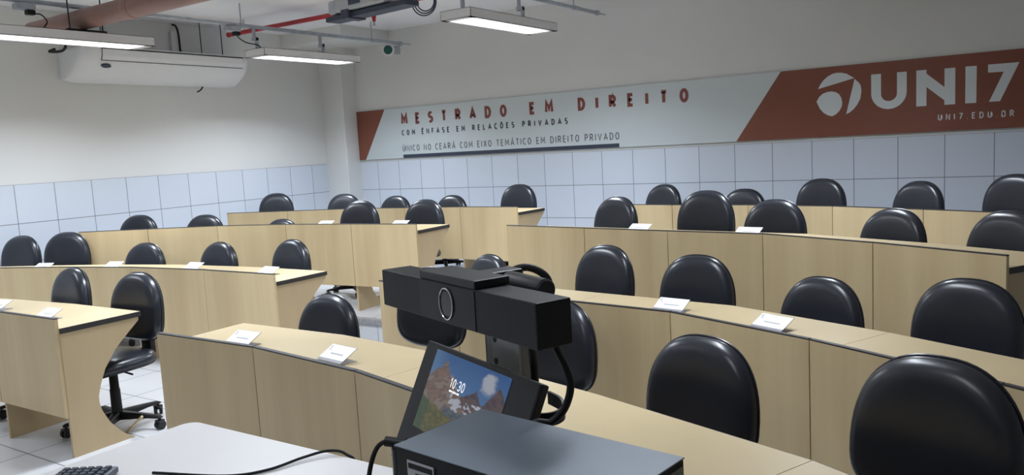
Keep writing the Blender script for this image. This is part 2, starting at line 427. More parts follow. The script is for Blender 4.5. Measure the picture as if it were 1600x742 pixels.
for k in range(5):
    a = 2*PI*k/5 + .3; d = Vector((math.cos(a), math.sin(a), 0)); t = Vector((-d.y, d.x, 0)); M = MB(); rings = []
    for r, zt, zb, hw in ((.012, .112, .06, .026), (.10, .106, .066, .023), (.20, .096, .072, .020), (.285, .086, .070, .018), (.30, .078, .070, .015)):
        c = d * r
        rings.append([c + t*hw + Vector((0,0,zb)), c + t*hw + Vector((0,0,zt-.008)), c + t*hw*.6 + Vector((0,0,zt)), c - t*hw*.6 + Vector((0,0,zt)), c - t*hw + Vector((0,0,zt-.008)), c - t*hw + Vector((0,0,zb))])
    M.loft(rings, smooth=False); arm = M.build('base_arm', PLAST, chair0)
    M = MB(); c = d * .285; yaw = a + random.uniform(-1, 1); ax = Vector((math.cos(yaw), math.sin(yaw), 0))
    for sgn in (-1, 1):
        q = c + Vector((0, 0, .0275)); M.tube([q + ax*sgn*.006, q + ax*sgn*.010, q + ax*sgn*.022, q + ax*sgn*.026], [.022, .0272, .0272, .022], 16)
    M.tube([c + Vector((0,0,.03)), c + Vector((0,0,.075))], .008, 8); M.box((c.x-.02, c.y-.02, .045), (c.x+.02, c.y+.02, .058))
    M.build('caster', PLAST2, arm)

# (x, y of the backrest, height of its top above the row's floor, turn of the row, extra turn, label)
CHAIRS = {
 'L1': [(-5.52, 2.78, .945, 5, -6, 'black vinyl swivel chair farther from the aisle behind the lower left desk row'),
        (-4.77, 2.80, .94, 1, 5, 'black vinyl swivel chair with seat and wheels showing, at the lower left desk')],
 'R1': [(-3.33, 3.05, .835, 0, 0, 'black vinyl swivel chair behind the two name cards on the front right desk'),
        (-2.715, 3.22, .985, -8, 8, 'black vinyl swivel chair mostly hidden behind the video bar'),
        (-1.93, 3.20, .86, -16, 6, 'black vinyl swivel chair peeking out right of the video bar'),
        (-1.02, 2.66, .89, -21, 8, 'black vinyl swivel chair with rounded back, behind the bare desktop right of the computer tower'),
        (-.24, 2.30, .985, -21, 2, 'largest nearest black vinyl swivel chair at the lower right corner')],
 'L2': [(-8.52, 3.86, .98, 21, 0, 'black vinyl swivel chair cut off by the left edge, beside the left wall tiles'),
        (-8.00, 4.05, 1.0, 21, 12, 'taller black vinyl swivel chair at the wall end of the second left desk'),
        (-7.10, 4.30, .88, 13, 4, 'black vinyl swivel chair behind the second left desk, third from its aisle end'),
        (-6.26, 4.50, .88, 6, 0, 'black vinyl swivel chair behind the second left desk, second from its aisle end'),
        (-5.38, 4.58, .91, 0, 0, 'black vinyl swivel chair nearest the aisle end of the second left desk')],
 'R2': [(-3.28, 4.53, .85, -7, -10, 'small-looking black vinyl swivel chair rising just behind the top of the video bar'),
        (-2.33, 4.48, .945, -7, -4, 'black vinyl swivel chair second from the aisle behind the second right desk'),
        (-1.68, 4.38, .916, -7, 6, 'black vinyl swivel chair directly behind the left name card on the second right desk'),
        (-.94, 4.14, .86, -23, 4, 'low black vinyl swivel chair right of both name cards on the second right desk'),
        (-.28, 3.91, .92, -28, 14, 'wide black vinyl swivel chair behind the second right desk by the right edge')],
 'L3': [(-8.34, 5.02, .88, 28, 0, 'black vinyl swivel chair at the wall end of the third left desk'),
        (-7.64, 5.36, .85, 27, 0, 'black vinyl swivel chair second from the wall at the third left desk'),
        (-6.82, 5.71, .77, 15, 0, 'lowest black vinyl swivel chair, a sliver showing over the third left desk'),
        (-5.91, 5.98, .935, 6, 10, 'black vinyl swivel chair behind the left name card of the third left desk'),
        (-5.11, 6.06, .935, 4, 4, 'black vinyl swivel chair at the aisle end of the third left desk')],
 'R3': [(-3.00, 6.02, .945, -8, -6, 'glossy black vinyl swivel chair at the aisle end of the third right desk'),
        (-2.18, 5.92, .99, -8, 8, 'tall black vinyl swivel chair between the two name cards of the third right desk'),
        (-1.63, 5.82, .925, -7, 4, 'black vinyl swivel chair behind the right name card of the third right desk'),
        (-.82, 5.58, .88, -24, 0, 'black vinyl swivel chair second from the right end of the third right desk'),
        (-.19, 5.28, .893, -30, 0, 'black vinyl swivel chair at the right end of the third right desk')],
 'L4': [(-8.37, 6.97, .968, 20, 14, 'black vinyl swivel chair at the rear left desk, alone against the left wall tiles'),
        (-7.46, 7.29, .922, 20, 6, 'black vinyl swivel chair at the rear left desk in front of the white corner column'),
        (-6.79, 7.51, .872, 5, 6, 'low black vinyl swivel chair just right of the white corner column, rear left desk'),
        (-5.97, 7.60, .863, 6, 0, 'low black vinyl swivel chair at the rear left desk, second from the aisle'),
        (-5.07, 7.71, .97, -2, 10, 'black vinyl swivel chair at the aisle end of the rear left desk')],
 'R4': [(-3.36, 7.88, .925, -8, -6, 'black vinyl swivel chair at the aisle end of the rear right desk'),
        (-2.47, 7.77, .871, -3, 0, 'low black vinyl swivel chair second from the aisle at the rear right desk'),
        (-1.73, 7.70, .958, -12, 6, 'black vinyl swivel chair in the middle of the rear right desk'),
        (-.90, 7.48, .932, -22, -4, 'black vinyl swivel chair at the rear right desk under the big white letters'),
        (-.20, 7.18, .99, -25, 4, 'black vinyl swivel chair at the rear right desk cut off by the right edge')],
}
PHASE = {CHAIRS['R1'][4][5]: .55, CHAIRS['R1'][1][5]: .60}
first = True
for k, rows in CHAIRS.items():
    for (x, y, h, ang, extra, lab) in rows:
        c = chair0 if first else copy_tree(chair0); first = False
        a = math.radians(ang + extra)
        # the backrest's middle stands .20 behind the pedestal
        c.location = (x + math.sin(a) * .205, y - math.cos(a) * .205, BASE[k]); c.rotation_euler = (0, 0, a)
        c['label'] = lab; c['group'] = 'black swivel chairs at the curved desks'
        dz = h - .948
        for ch in c.children:
            nm = ch.name.split('.')[0]
            if nm in ('seat', 'backrest', 'back_bar'): ch.location.z += dz
            elif nm == 'base_arm' and lab in PHASE: ch.rotation_euler.z = PHASE[lab]
        if c is chair0: base_dz = dz
        else:
            for ch in c.children:
                if ch.name.split('.')[0] in ('seat', 'backrest', 'back_bar'): ch.location.z -= base_dz
        c['turn'] = 0
        del c['turn']

# ------------------------------------------------------------------ name cards
def name_card(label):
    t = thing('name_card', label, 'name card', group='name cards on the desks')
    W, H, th = .085, .105, math.radians(27)
    u = Vector((0, math.cos(th), math.sin(th))); nv = Vector((0, -math.sin(th), math.cos(th)))
    def slab(M, x0, x1, s0, s1, lift, thick):
        p = [Vector((x0, -.05, .004)) + u*s0, Vector((x1, -.05, .004)) + u*s0, Vector((x1, -.05, .004)) + u*s1, Vector((x0, -.05, .004)) + u*s1]
        for q in range(4):
            p[q] = Vector((p[q].x if q in (0, 3) else x1, p[q].y, p[q].z)) + nv*lift
        M.prism(p, nv*thick)
    M = MB(); slab(M, -W, W, 0, H, 0, .002); M.box((-W, -.05, 0), (W, .035, .002)); M.build('holder', ACRYL, t)
    M = MB(); slab(M, -W+.002, W-.002, .004, H-.002, .0022, .0008); cd = M.build('card', PAPER, t)
    M = MB(); slab(M, -W+.002, W-.002, .004, .019, .0031, .0002); M.build('footer_band', CARDG, cd)
    M = MB(); slab(M, -W*.45, W*.55, .047, .054, .0031, .0002); slab(M, -W*.86, -W*.76, H-.028, H-.010, .0031, .0002); slab(M, -W*.86, -W*.62, H-.036, H-.032, .0031, .0002)
    M.build('print', CARDT, cd)
    return t
CARDS = [
 ('R1', -3.15, 2.36, 0, 'white name card on the front right desk, left of two, near its aisle end'),
 ('R1', -2.48, 2.32, -8, 'white name card on the front right desk, right of two, closer to the monitor'),
 ('R2', -1.55, 3.70, -8, 'white name card on the second right desk, left of two'),
 ('R2', -.99, 3.48, -23, 'white name card on the second right desk, right of two'),
 ('R3', -2.46, 5.33, -8, 'white name card on the third right desk, left of two, seen edge-on'),
 ('R3', -1.62, 5.19, -8, 'white name card on the third right desk, right of two, seen edge-on'),
 ('L3', -5.75, 5.36, 6, 'white name card on the third left desk, left of two'),
 ('L3', -4.87, 5.44, 4, 'white name card on the third left desk, right of two, near the aisle'),
 ('L2', -4.87, 3.93, 0, 'white name card on the second left desk, nearest its aisle end'),
 ('L2', -5.79, 3.93, 6, 'white name card on the second left desk, second from its aisle end'),
 ('L2', -6.69, 3.77, 13, 'white name card on the second left desk, third from its aisle end'),
 ('L2', -7.38, 3.52, 18, 'white name card on the second left desk, farthest from the aisle'),
 ('L1', -5.59, 2.37, 5, 'white name card on the lower left desk, cut by the left edge'),
 ('L1', -4.89, 2.33, 1, 'white name card on the lower left desk, near its aisle end'),
]
c0 = name_card(CARDS[0][4])
for i, (k, x, y, a, lab) in enumerate(CARDS):
    c = c0 if i == 0 else copy_tree(c0)
    c.location = (x, y, BASE[k] + TH + .0005); c.rotation_euler = (0, 0, math.radians(a)); c['label'] = lab

# ------------------------------------------------------------------ wall banner
SY = YB - .03
banner = thing('wall_banner', 'long white and rust red banner board with lettering high on the back wall', 'banner', (-3.9, SY, 1.517))
def W(x, z, lift=0): return Vector((x + 3.9, -lift, z + 1.6 - 1.517))
BT, BB, BL, BR = .617, -.083, -8.41, .45
BL2 = BL
def flat(M, pts, lift, th=.0006): M.prism([W(x, z, lift) for x, z in pts], (0, -th, 0))
M = MB(); M.box(W(BL, BB), W(BR, BT) + Vector((0, .03, 0))); M.build('board', SIGNW, banner)
M = MB(); flat(M, [(BL, BB), (-8.286, BB), (-7.858, BT), (BL, BT)], .0005); M.build('rust_end', SIGNR, banner)
M = MB(); flat(M, [(-2.80, BB), (BR, BB), (BR, BT), (-2.315, BT)], .0005); M.build('rust_field', SIGNR, banner)
M = MB(); flat(M, [(-7.562, BB), (-4.197, BB), (-4.197, -.036), (-7.562, -.036)], .0005); M.build('navy_bar', LETN, banner)
def arc(cx, cy, rx, ry, a0, a1, n=10):
    return [(cx + rx*math.cos(math.radians(a0+(a1-a0)*i/n)), cy + ry*math.sin(math.radians(a0+(a1-a0)*i/n))) for i in range(n+1)]
GL = {  # width, strokes in a unit-high box
 'A': (.62, [[(0,0),(.31,1),(.62,0)], [(.11,.30),(.51,.30)]]),
 'B': (.50, [[(0,0),(0,1)], [(0,1),(.22,1)]+arc(.24,.765,.22,.235,90,-90)+[(0,.53)], [(0,.53),(.24,.53)]+arc(.26,.265,.24,.265,90,-90)+[(0,0)]]),
 'C': (.52, [arc(.29,.5,.29,.5,48,312,16)]),
 'D': (.54, [[(0,0),(0,1),(.2,1)]+arc(.2,.5,.34,.5,88,-88,14)+[(.2,0),(0,0)]]),
 'E': (.42, [[(.42,1),(0,1),(0,0),(.42,0)], [(0,.52),(.36,.52)]]),
 'F': (.42, [[(.42,1),(0,1),(0,0)], [(0,.52),(.36,.52)]]),
 'I': (.0, [[(0,0),(0,1)]]),
 'L': (.40, [[(0,1),(0,0),(.40,0)]]),
 'M': (.72, [[(0,0),(.04,1),(.36,.30),(.68,1),(.72,0)]]),
 'N': (.56, [[(0,0),(0,1),(.56,0),(.56,1)]]),
 'O': (.58, [arc(.29,.5,.29,.5,90,450,24)]),
 'P': (.48, [[(0,0),(0,1),(.22,1)]+arc(.22,.74,.26,.26,90,-90)+[(0,.48)]]),
 'R': (.52, [[(0,0),(0,1),(.22,1)]+arc(.22,.74,.26,.26,90,-90)+[(0,.48)], [(.22,.48),(.52,0)]]),
 'S': (.46, [arc(.23,.755,.22,.245,40,270,12)[:-1]+arc(.23,.255,.23,.255,90,-140,12)]),
 'T': (.52, [[(0,1),(.52,1)], [(.26,1),(.26,0)]]),
 'U': (.54, [[(0,1),(0,.28)]+arc(.27,.28,.27,.28,180,360,12)+[(.54,.28),(.54,1)]]),
 'V': (.60, [[(0,1),(.30,0),(.60,1)]]),
 'X': (.56, [[(0,0),(.56,1)], [(0,1),(.56,0)]]),
 '7': (.50, [[(0,1),(.50,1),(.14,0)]]),
 '.': (.05, [[(0,0),(.05,0)]]),
 ' ': (.24, []),
}
ACC = {'Ê': ('E', [[(.08,1.13),(.21,1.26),(.34,1.13)]]), 'Á': ('A', [[(.27,1.14),(.40,1.28)]]), 'Ú': ('U', [[(.22,1.14),(.36,1.28)]]),
       'Õ': ('O', [[(.10,1.15),(.22,1.22),(.36,1.15),(.48,1.22)]]), 'Ç': ('C', [[(.29,0),(.33,-.12),(.22,-.20)]])}
def stroke(M, pts, t, f, lift):
    P = [Vector(p) for p in pts]; n = len(P); closed = (P[0] - P[-1]).length < 1e-4; Lf = []; Rg = []
    for i in range(n):
        a = P[i-1] if i > 0 else (P[-2] if closed else None); b = P[i+1] if i < n-1 else (P[1] if closed else None)
        d1 = (P[i]-a).normalized() if a is not None else (b-P[i]).normalized()
        d2 = (b-P[i]).normalized() if b is not None else d1
        n1, n2 = Vector((-d1.y, d1.x)), Vector((-d2.y, d2.x)); m = n1 + n2
        if m.length < 1e-3: m = n1
        m.normalize(); m = m / max(.42, m.dot(n1))
        Lf.append(P[i] + m*t/2); Rg.append(P[i] - m*t/2)
    for i in range(n - 1):
        q = [f(*v) for v in (Rg[i], Rg[i+1], Lf[i+1], Lf[i])]
        M.add([Vector(v) + Vector((0, -lift, 0)) for v in q], [(0, 1, 2, 3)])
def text_on_banner(name, s, x0, x1, z0, z1, wt, m, wsc=1.0, lift=.0012):
    H = z1 - z0; t = wt * H; h = H - t
    gl = []
    for ch in s:
        base, acc = (ACC[ch] if ch in ACC else (ch, [])); wd, st = GL[base]; gl.append((wd*wsc, st + acc))
    tot = sum(wd*h + t for wd, _ in gl); sp = (x1 - x0 - tot) / (len(s) - 1)
    M = MB(); x = x0
    for wd, st in gl:
        for pl in st:
            stroke(M, [(px*wsc*h, py*h) for px, py in pl], t, lambda px, py, xx=x: W(xx + t/2 + px, z0 + t/2 + py), lift)
        x += wd*h + t + sp
    return M.build(name, m, banner)
text_on_banner('headline_lettering', 'MESTRADO EM DIREITO', -7.560, -3.325, .378, .536, .245, LETR, .98)
text_on_banner('subtitle_lettering', 'COM ÊNFASE EM RELAÇÕES PRIVADAS', -7.562, -4.878, .231, .308, .205, LETN, .98)
text_on_banner('tagline_lettering', 'ÚNICO NO CEARÁ COM EIXO TEMÁTICO EM DIREITO PRIVADO', -7.565, -4.192, .008, .095, .135, LETG, .95)
text_on_banner('web_address', 'UNI7.EDU.BR', -.862, -.250, .019, .078, .15, LETW, .95)
# large letters
M = MB()
def fl(pts): M.add([W(x, z, .0012) for x, z in pts], [tuple(range(len(pts)))])
oc, ic = arc(-1.288, .316, .158, .158, 180, 360, 24), arc(-1.286, .306, .071, .071, 180, 360, 24)
for i in range(24): fl([oc[i], oc[i+1], ic[i+1], ic[i]])
fl([(-1.446,.316), (-1.357,.306), (-1.357,.503), (-1.446,.503)]); fl([(-1.215,.306), (-1.130,.316), (-1.130,.503), (-1.215,.503)])
fl([(-1.047,.164), (-.960,.164), (-.960,.503), (-1.047,.503)]); fl([(-.809,.163), (-.720,.163), (-.720,.500), (-.809,.500)])
M.add([W(x, z, .0014) for x, z in ((-.960,.503), (-.960,.350), (-.735,.163), (-.720,.163), (-.720,.205), (-.809,.320), (-.809,.387))][:0], [])
M.add([W(x, z, .0014) for x, z in ((-1.00,.503), (-1.00,.378), (-.762,.163), (-.762,.285))], [(0, 1, 2, 3)])
fl([(-.638,.163), (-.549,.163), (-.547,.499), (-.638,.501)])
fl([(-.458,.428), (-.335,.426), (-.300,.499), (-.458,.501)]); fl([(-.335,.426), (-.447,.164), (-.361,.163), (-.216,.499), (-.300,.499)])
M.build('brand_lettering', LETW, banner)
M = MB()
def poly(pts, lift=.0012): M.add([W(x, z, lift) for x, z in pts], [tuple(range(len(pts)))])
poly([(-1.945,.405), (-1.60,.484), (-1.672,.533), (-1.722,.548), (-1.763,.551), (-1.805,.545), (-1.850,.523), (-1.894,.487), (-1.925,.446)][::1])
poly([(-1.598,.477), (-1.679,.134), (-1.645,.150), (-1.610,.178), (-1.572,.225), (-1.546,.280), (-1.535,.348), (-1.540,.400), (-1.556,.432)])
poly([(-1.962,.279), (-1.930,.205), (-1.893,.160), (-1.850,.133), (-1.812,.122), (-1.775,.140), (-1.740,.175), (-1.720,.215), (-1.715,.250), (-1.722,.295), (-1.742,.335),
      (-1.775,.360), (-1.815,.371), (-1.855,.369), (-1.900,.355), (-1.935,.325)])
M.build('emblem', LETW, banner)

# ------------------------------------------------------------------ ceiling services
def rail(x, label, y0):
    t = thing('conduit_rail', label, 'conduit', (x, y0, 3.066))
    M = MB(); M.tube([(0, 0, 0), (0, 8.46 - y0, 0)], .021, 10)
    for y in (1.8, 3.95, 5.2, 6.6, 8.0):
        if y > y0: M.tube([(0, y - y0 - .03, 0), (0, y - y0 + .03, 0)], .024, 10)
    M.build('pipe', METAL, t)
    for y in (y0 + .4, 3.0, 5.85, 7.9):
        M = MB(); M.tube([(0, y - y0, 0), (0, y - y0, CZ - 3.066)], .007, 8); M.tube([(0, y-y0-.02, 0), (0, y-y0+.02, 0)], .027, 10); M.build('hanger_rod', METAL, t)
    M = MB(); M.tube([(0, 8.43 - y0, 0), (0, 8.47 - y0, 0)], .030, 14); M.tube([(0, 8.46 - y0, 0), (0, YB - .001 - y0, 0)], .008, 8); M.build('end_flange', METAL, t)
    return t
rail(-7.33, 'grey conduit rail running over the two left hanging lights', -1.5)
rail(-4.33, 'grey conduit rail above the single hanging light by the banner, ending on the back wall', -1.5)
rail(-1.45, 'grey conduit rail on the right of the ceiling, above the presenter', -1.5)

LAMP_LABELS = ['white hanging light fixture cut off by the left edge, above the air conditioner',
  'white hanging light fixture right of the air conditioner', 'white hanging light fixture in front of the back wall above the banner lettering',
  'white hanging light fixture at the front of the left rail', 'white hanging light fixture in the middle of the centre rail',
  'white hanging light fixture at the front of the centre rail', 'white hanging light fixture in the middle of the right rail', 'white hanging light fixture at the front of the right rail', 'white hanging light fixture added out of view at the rear of the right rail']
def light_fixture(i, x, y, f):
    t = thing('hanging_light', LAMP_LABELS[i], 'light', (x, y, 2.72), 0, 'hanging light fixtures')
    hw, hl, H = .165, .73, .082
    M = MB()
    # channel: top, sides, ends and a lip around the opening
    M.box((-hw, -hl, H - .004), (hw, hl, H)); M.box((-hw, -hl, 0), (-hw + .004, hl, H)); M.box((hw - .004, -hl, 0), (hw, hl, H))
    M.box((-hw, -hl, 0), (hw, -hl + .004, H)); M.box((-hw, hl - .004, 0), (hw, hl, H))
    M.box((-hw, -hl, 0), (-.125, hl, .004)); M.box((.125, -hl, 0), (hw, hl, .004)); M.box((-hw, -hl, 0), (hw, -.645, .004)); M.box((-hw, .645, 0), (hw, hl, .004))
    M.build('housing', FIXT, t)
    M = MB(); M.box((-.124, -.644, .008), (.124, .644, .012)); M.build('diffuser', GLOW, t)
    M = MB()
    for k in range(11):
        yy = -.58 + k * .116; M.box((-.03, yy - .006, .0045), (-.008, yy + .006, .0075))
    M.build('louver_clip', GREYP, t)
    dx = (-7.33 if x < -6 else -4.33 if x < -3 else -1.45) - x
    for yy in (-.60, .38):
        M = MB(); M.box((dx - .012, yy - .015, H + .13), (dx + .012, yy + .015, .3245)); M.box((dx - .02, yy - .02, H + .11), (dx + .05, yy + .02, H + .15))
        M.box((dx + .028, yy - .018, H), (dx + .05, yy + .018, H + .14))
        M.build('hanger', METAL, t)
    ld = bpy.data.lights.new('tube_lamp', 'AREA'); ld.shape = 'RECTANGLE'; ld.size = .24; ld.size_y = 1.28
    ld.energy = LAMP_W * f; ld.color = LAMP_COL; ld.spread = math.radians(145)
    lo = bpy.data.objects.new('tube_lamp', ld); link(lo); lo.parent = t; lo.location = (0, 0, .001)
for i, (x, y, f) in enumerate(LUMS): light_fixture(i, x, y, f)

# air conditioner on the left wall
ac = thing('air_conditioner', 'long white rounded air conditioner high on the left wall', 'air conditioner', (XL + .003, 5.72, 2.55))
def ac_ring(s, sz, y, n=None):
    pts = [(0.0, .0), (.06, -.012), (.13, -.006), (.22, .03), (.30, .075), (.375, .13), (.43, .19), (.462, .25), (.472, .315), (.455, .345), (.40, .356), (.2, .36), (0, .36)]
    return [Vector((px * s, y, .17 + (pz - .17) * sz)) for px, pz in pts]
M = MB(); rings = []
for y, s, sz in ((-1.09, .55, .70), (-1.085, .72, .82), (-1.06, .86, .91), (-1.01, .95, .97), (-.93, 1, 1), (0, 1, 1), (.93, 1, 1), (1.01, .96, .97), (1.06, .88, .91), (1.085, .76, .82), (1.09, .6, .7)):
    rings.append(ac_ring(s, sz, y))
M.loft(rings); M.build('body', ACW, ac)
M = MB(); M.prism([(.45, -.86, .318), (.4765, -.86, .318), (.476, -.86, .331), (.45, -.86, .331)], (0, 1.81, 0)); M.prism([(.40, -.86, .199), (.440, -.86, .196), (.4425, -.86, .2015), (.40, -.86, .205)], (0, 1.81, 0)); M.prism([(.42, -.866, .199), (.441, -.866, .197), (.466, -.866, .25), (.4765, -.866, .325), (.45, -.866, .325)], (0, .006, 0)); M.build('grille_slot', DARK, ac)
M = MB(); M.prism([(.42, -.858, .205), (.4435, -.858, .205), (.4665, -.858, .25), (.4755, -.858, .316), (.45, -.858, .316)], (0, 1.806, 0)); M.build('louver_panel', ACW, ac)
M = MB(); rr_ = [Vector((.400, -.80, .152)) + Vector((.022*.72*math.sin(2*PI*k/24), .055*math.cos(2*PI*k/24), .022*.69*math.sin(2*PI*k/24))) for k in range(24)]
M.prism(rr_, (.014, 0, -.013))
M.build('badge', NAVY, ac)
for y in (.52, .82):
    M = MB(); M.tube([(.25, y, .35), (.25, y, CZ - 2.55)], .006, 6); M.build('hanger_rod', DARK, ac)
M = MB(); M.tube(smooth_path([(.10, .60, -.005), (.10, .56, -.05), (.12, .50, -.075)], 6), .009, 8); M.build('drain_tube', DARK, ac)
t = thing('cable_trunking', 'white cable trunking with black cable running down to the air conditioner', 'trunking', (XL, 6.02, 2.92))
M = MB(); M.box((.002, -.035, .0), (.05, .035, .27)); M.build('duct', FIXT, t)
M = MB(); M.tube(smooth_path([(.03, .0, .36), (.06, .03, .34), (.07, .05, .25), (.07, .055, .06), (.07, .06, .004)], 6), .012, 8); M.build('cable', PLAST, t)
o = MB(); o.tube(smooth_path([(-8.25, 4.30, 2.81), (-8.32, 4.28, 2.79), (-8.45, 4.46, 2.82), (-8.55, 4.56, 2.87), (-8.60, 4.60, 2.93)], 6), .014, 8)
tag(o.build('cable', PLAST), 'black cable bundle behind the left hanging light, above the air conditioner', 'cable')

# brown drain pipe
dp = thing('drain_pipe', 'thick brown pipe crossing under the ceiling at the upper left', 'pipe', (XL, 4.05, 2.94))
M = MB(); M.tube([(.72, 0, 0), (9.0, 0, 0)], .089, 28); M.build('pipe', BROWN, dp)
for x in (2.38, 6.2):
    M = MB(); M.tube([(x - .045, 0, 0), (x - .02, 0, 0), (x + .02, 0, 0), (x + .045, 0, 0)], [.092, .098, .098, .092], 28); M.build('collar', BROWN, dp)
for x in (1.62, 4.2, 7.0):
    M = MB(); M.box((x - .018, -.16, -.118), (x + .018, .20, -.090))
    for y in (-.13, .17): M.tube([(x, y, -.11), (x, y, CZ - 2.94)], .006, 6)
    M.build('hanger_bracket', DARK, dp)

# red sprinkler pipe
sp = thing('sprinkler_pipe', 'thin red sprinkler pipe under the ceiling behind the projector', 'pipe', (-8.42, 6.52, 3.15))
M = MB(); M.tube([(0, 0, 0), (9.5, 0, 0)], .026, 14); M.tube([(-.01, 0, 0), (.0, 0, 0)], .03, 14); M.build('pipe', RED, sp)
M = MB()
for x in (.3, 5.5): M.tube([(x, 0, 0), (x, 0, .15)], .007, 8)
M.build('hanger_rod', METAL, sp)
M = MB(); M.tube([(2.42, 0, -.01), (2.42, 0, -.11)], .026, 12); M.tube([(2.42, 0, -.10), (2.42, 0, -.15)], .02, 10); nz = M.build('sprinkler_head', RED, sp)
M = MB(); M.tube([(2.42, 0, -.15), (2.42, 0, -.185)], .012, 10); M.tube([(2.42, 0, -.185), (2.42, 0, -.19)], .022, 12); M.build('nozzle', CHROME, nz)

# junction boxes on the left rail
def jbox(label, y, path, dz=0):
    t = thing('junction_box', label, 'junction box', (-7.33, y, 3.066 + dz))
    M = MB(); M.bbox((-.055, -.075, -.075), (.055, .075, -.022), .008); M.build('box', METAL, t)
    M = MB(); M.bbox((-.03, .01, -.115), (.03, .08, -.075), .006); M.build('plug', PLAST, t)
    M = MB(); M.tube(smooth_path(path, 7), .006, 8); M.build('cord', PLAST, t)
jbox('grey junction box with plug and cord above the left hanging light', 3.60, [(0, .07, -.10), (.01, .13, -.105), (.02, .17, -.16), (.02, .14, -.21), (.02, .10, -.255)])
jbox('grey junction box where the conduit crosses the red pipe', 5.73, [(0, .05, -.10), (.02, .06, -.14), (.06, .12, -.19), (.09, .24, -.21), (.10, .30, -.255)])

# projector on its hanging tray
pj = thing('projector', 'grey ceiling projector on a dark navy tray, cut by the top edge', 'projector', (-5.62, 6.02, 3.0), math.radians(-7))
M = MB(); M.bbox((-.60, -.06, -.03), (.62, .12, .02), .006); M.bbox((-.30, -.10, -.045), (-.18, .13, .05), .008); M.build('tray', NAVY, pj)
M = MB(); M.bbox((-.40, -.10, .035), (.35, .22, .19), .025, seg=3); M.build('body', GREYP, pj)
M = MB(); M.bbox((-.53, -.08, .03), (-.41, .15, .17), .03, seg=3); M.build('end_cap', METAL, pj)
M = MB(); M.bbox((-.16, -.108, .075), (.02, -.098, .15), .004); M.build('window', NAVY, pj)
M = MB()
for x in (-.25, .25): M.tube([(x, .06, .18), (x, .06, CZ - 3.0)], .012, 8)
M.build('mount_rod', METAL, pj)
o = MB(); 
for k, (rr, dz, dy) in enumerate(((.125, 0, 0), (.108, .005, .012), (.09, .010, .024))):
    pts = []
    for a in range(0, 33):
        th = 2*PI*a/32; pts.append((-5.09 + rr*math.cos(th)*.85, 6.26 + dy + rr*math.cos(th)*.45, 3.045 + dz + rr*math.sin(th)*1.05))
    o.tube(pts, .0065, 8, caps=False)
o.tube([(-5.09, 6.27, 3.16), (-5.09, 6.27, CZ)], .005, 6)
tag(o.build('coiled_cable', NAVY), 'coil of dark cable hanging from the ceiling right of the projector', 'cable')
# alarm horn at the end of the left rail
ah = thing('alarm_horn', 'small round green-faced alarm with white rim at the end of the left conduit', 'alarm', (-7.33, 8.36, 3.02), math.radians(28))
M = MB(); M.bbox((-.035, .0, -.10), (.035, .09, .012), .006); M.build('bracket', METAL, ah)
M = MB(); M.tube([(-.10, .02, -.045), (-.10, -.05, -.045), (-.10, -.055, -.045)], [.055, .088, .084], 28); M.build('rim', FIXT, ah)
M = MB(); M.tube([(-.10, -.05, -.045), (-.10, -.060, -.045)], [.063, .058], 28); M.tube([(-.10, 0, -.045), (0, .03, -.04)], .012, 8); M.build('green_face', GREEN, ah)

# ------------------------------------------------------------------ presenter's table and its things
TZ = .75
tb = thing('white_table', 'white presenter table with rounded corner in the foreground', 'table', (-1.4, .9, 0))
def rrect(x0, y0, x1, y1, rs, n=8):
    out = []
    for (cx, cy, a0, r) in ((x1-rs[0], y0+rs[0], -90, rs[0]), (x1-rs[1], y1-rs[1], 0, rs[1]), (x0+rs[2], y1-rs[2], 90, rs[2]), (x0+rs[3], y0+rs[3], 180, rs[3])):
        out += arc(cx, cy, r, r, a0, a0 + 90, n)
    return out
ol = rrect(-.955, -.15, .945, .635, (.05, .15, .045, .05))
M = MB(); M.prism([(x, y, TZ - .024) for x, y in ol], (0, 0, .024)); tp = M.build('tabletop', TABLE, tb)
M = MB(); big = rrect(-.957, -.152, .947, .637, (.052, .152, .047, .052)); n = len(ol)
for i in range(n):
    j = (i+1) % n; M.prism([(ol[i][0], ol[i][1], TZ-.023), (ol[j][0], ol[j][1], TZ-.023), (big[j][0], big[j][1], TZ-.023), (big[i][0], big[i][1], TZ-.023)], (0, 0, .021))
M.build('edge_band', TABEDGE, tp)
for sx, sy in ((-.88, -.08), (.82, -.08), (-.88, .55), (.82, .50)):
    M = MB(); M.bbox((sx - .02, sy - .02, 0), (sx + .02, sy + .02, TZ - .06), .004); M.build('leg', GREYP, tb)
M = MB(); M.box((-.86, -.09, TZ - .07), (.80, -.07, TZ - .024)); M.box((-.86, .53, TZ - .07), (.80, .55, TZ - .024)); M.box((-.89, -.08, TZ - .07), (-.87, .54, TZ - .024)); M.box((.81, -.08, TZ - .07), (.83, .50, TZ - .024)); M.build('frame', GREYP, tb)

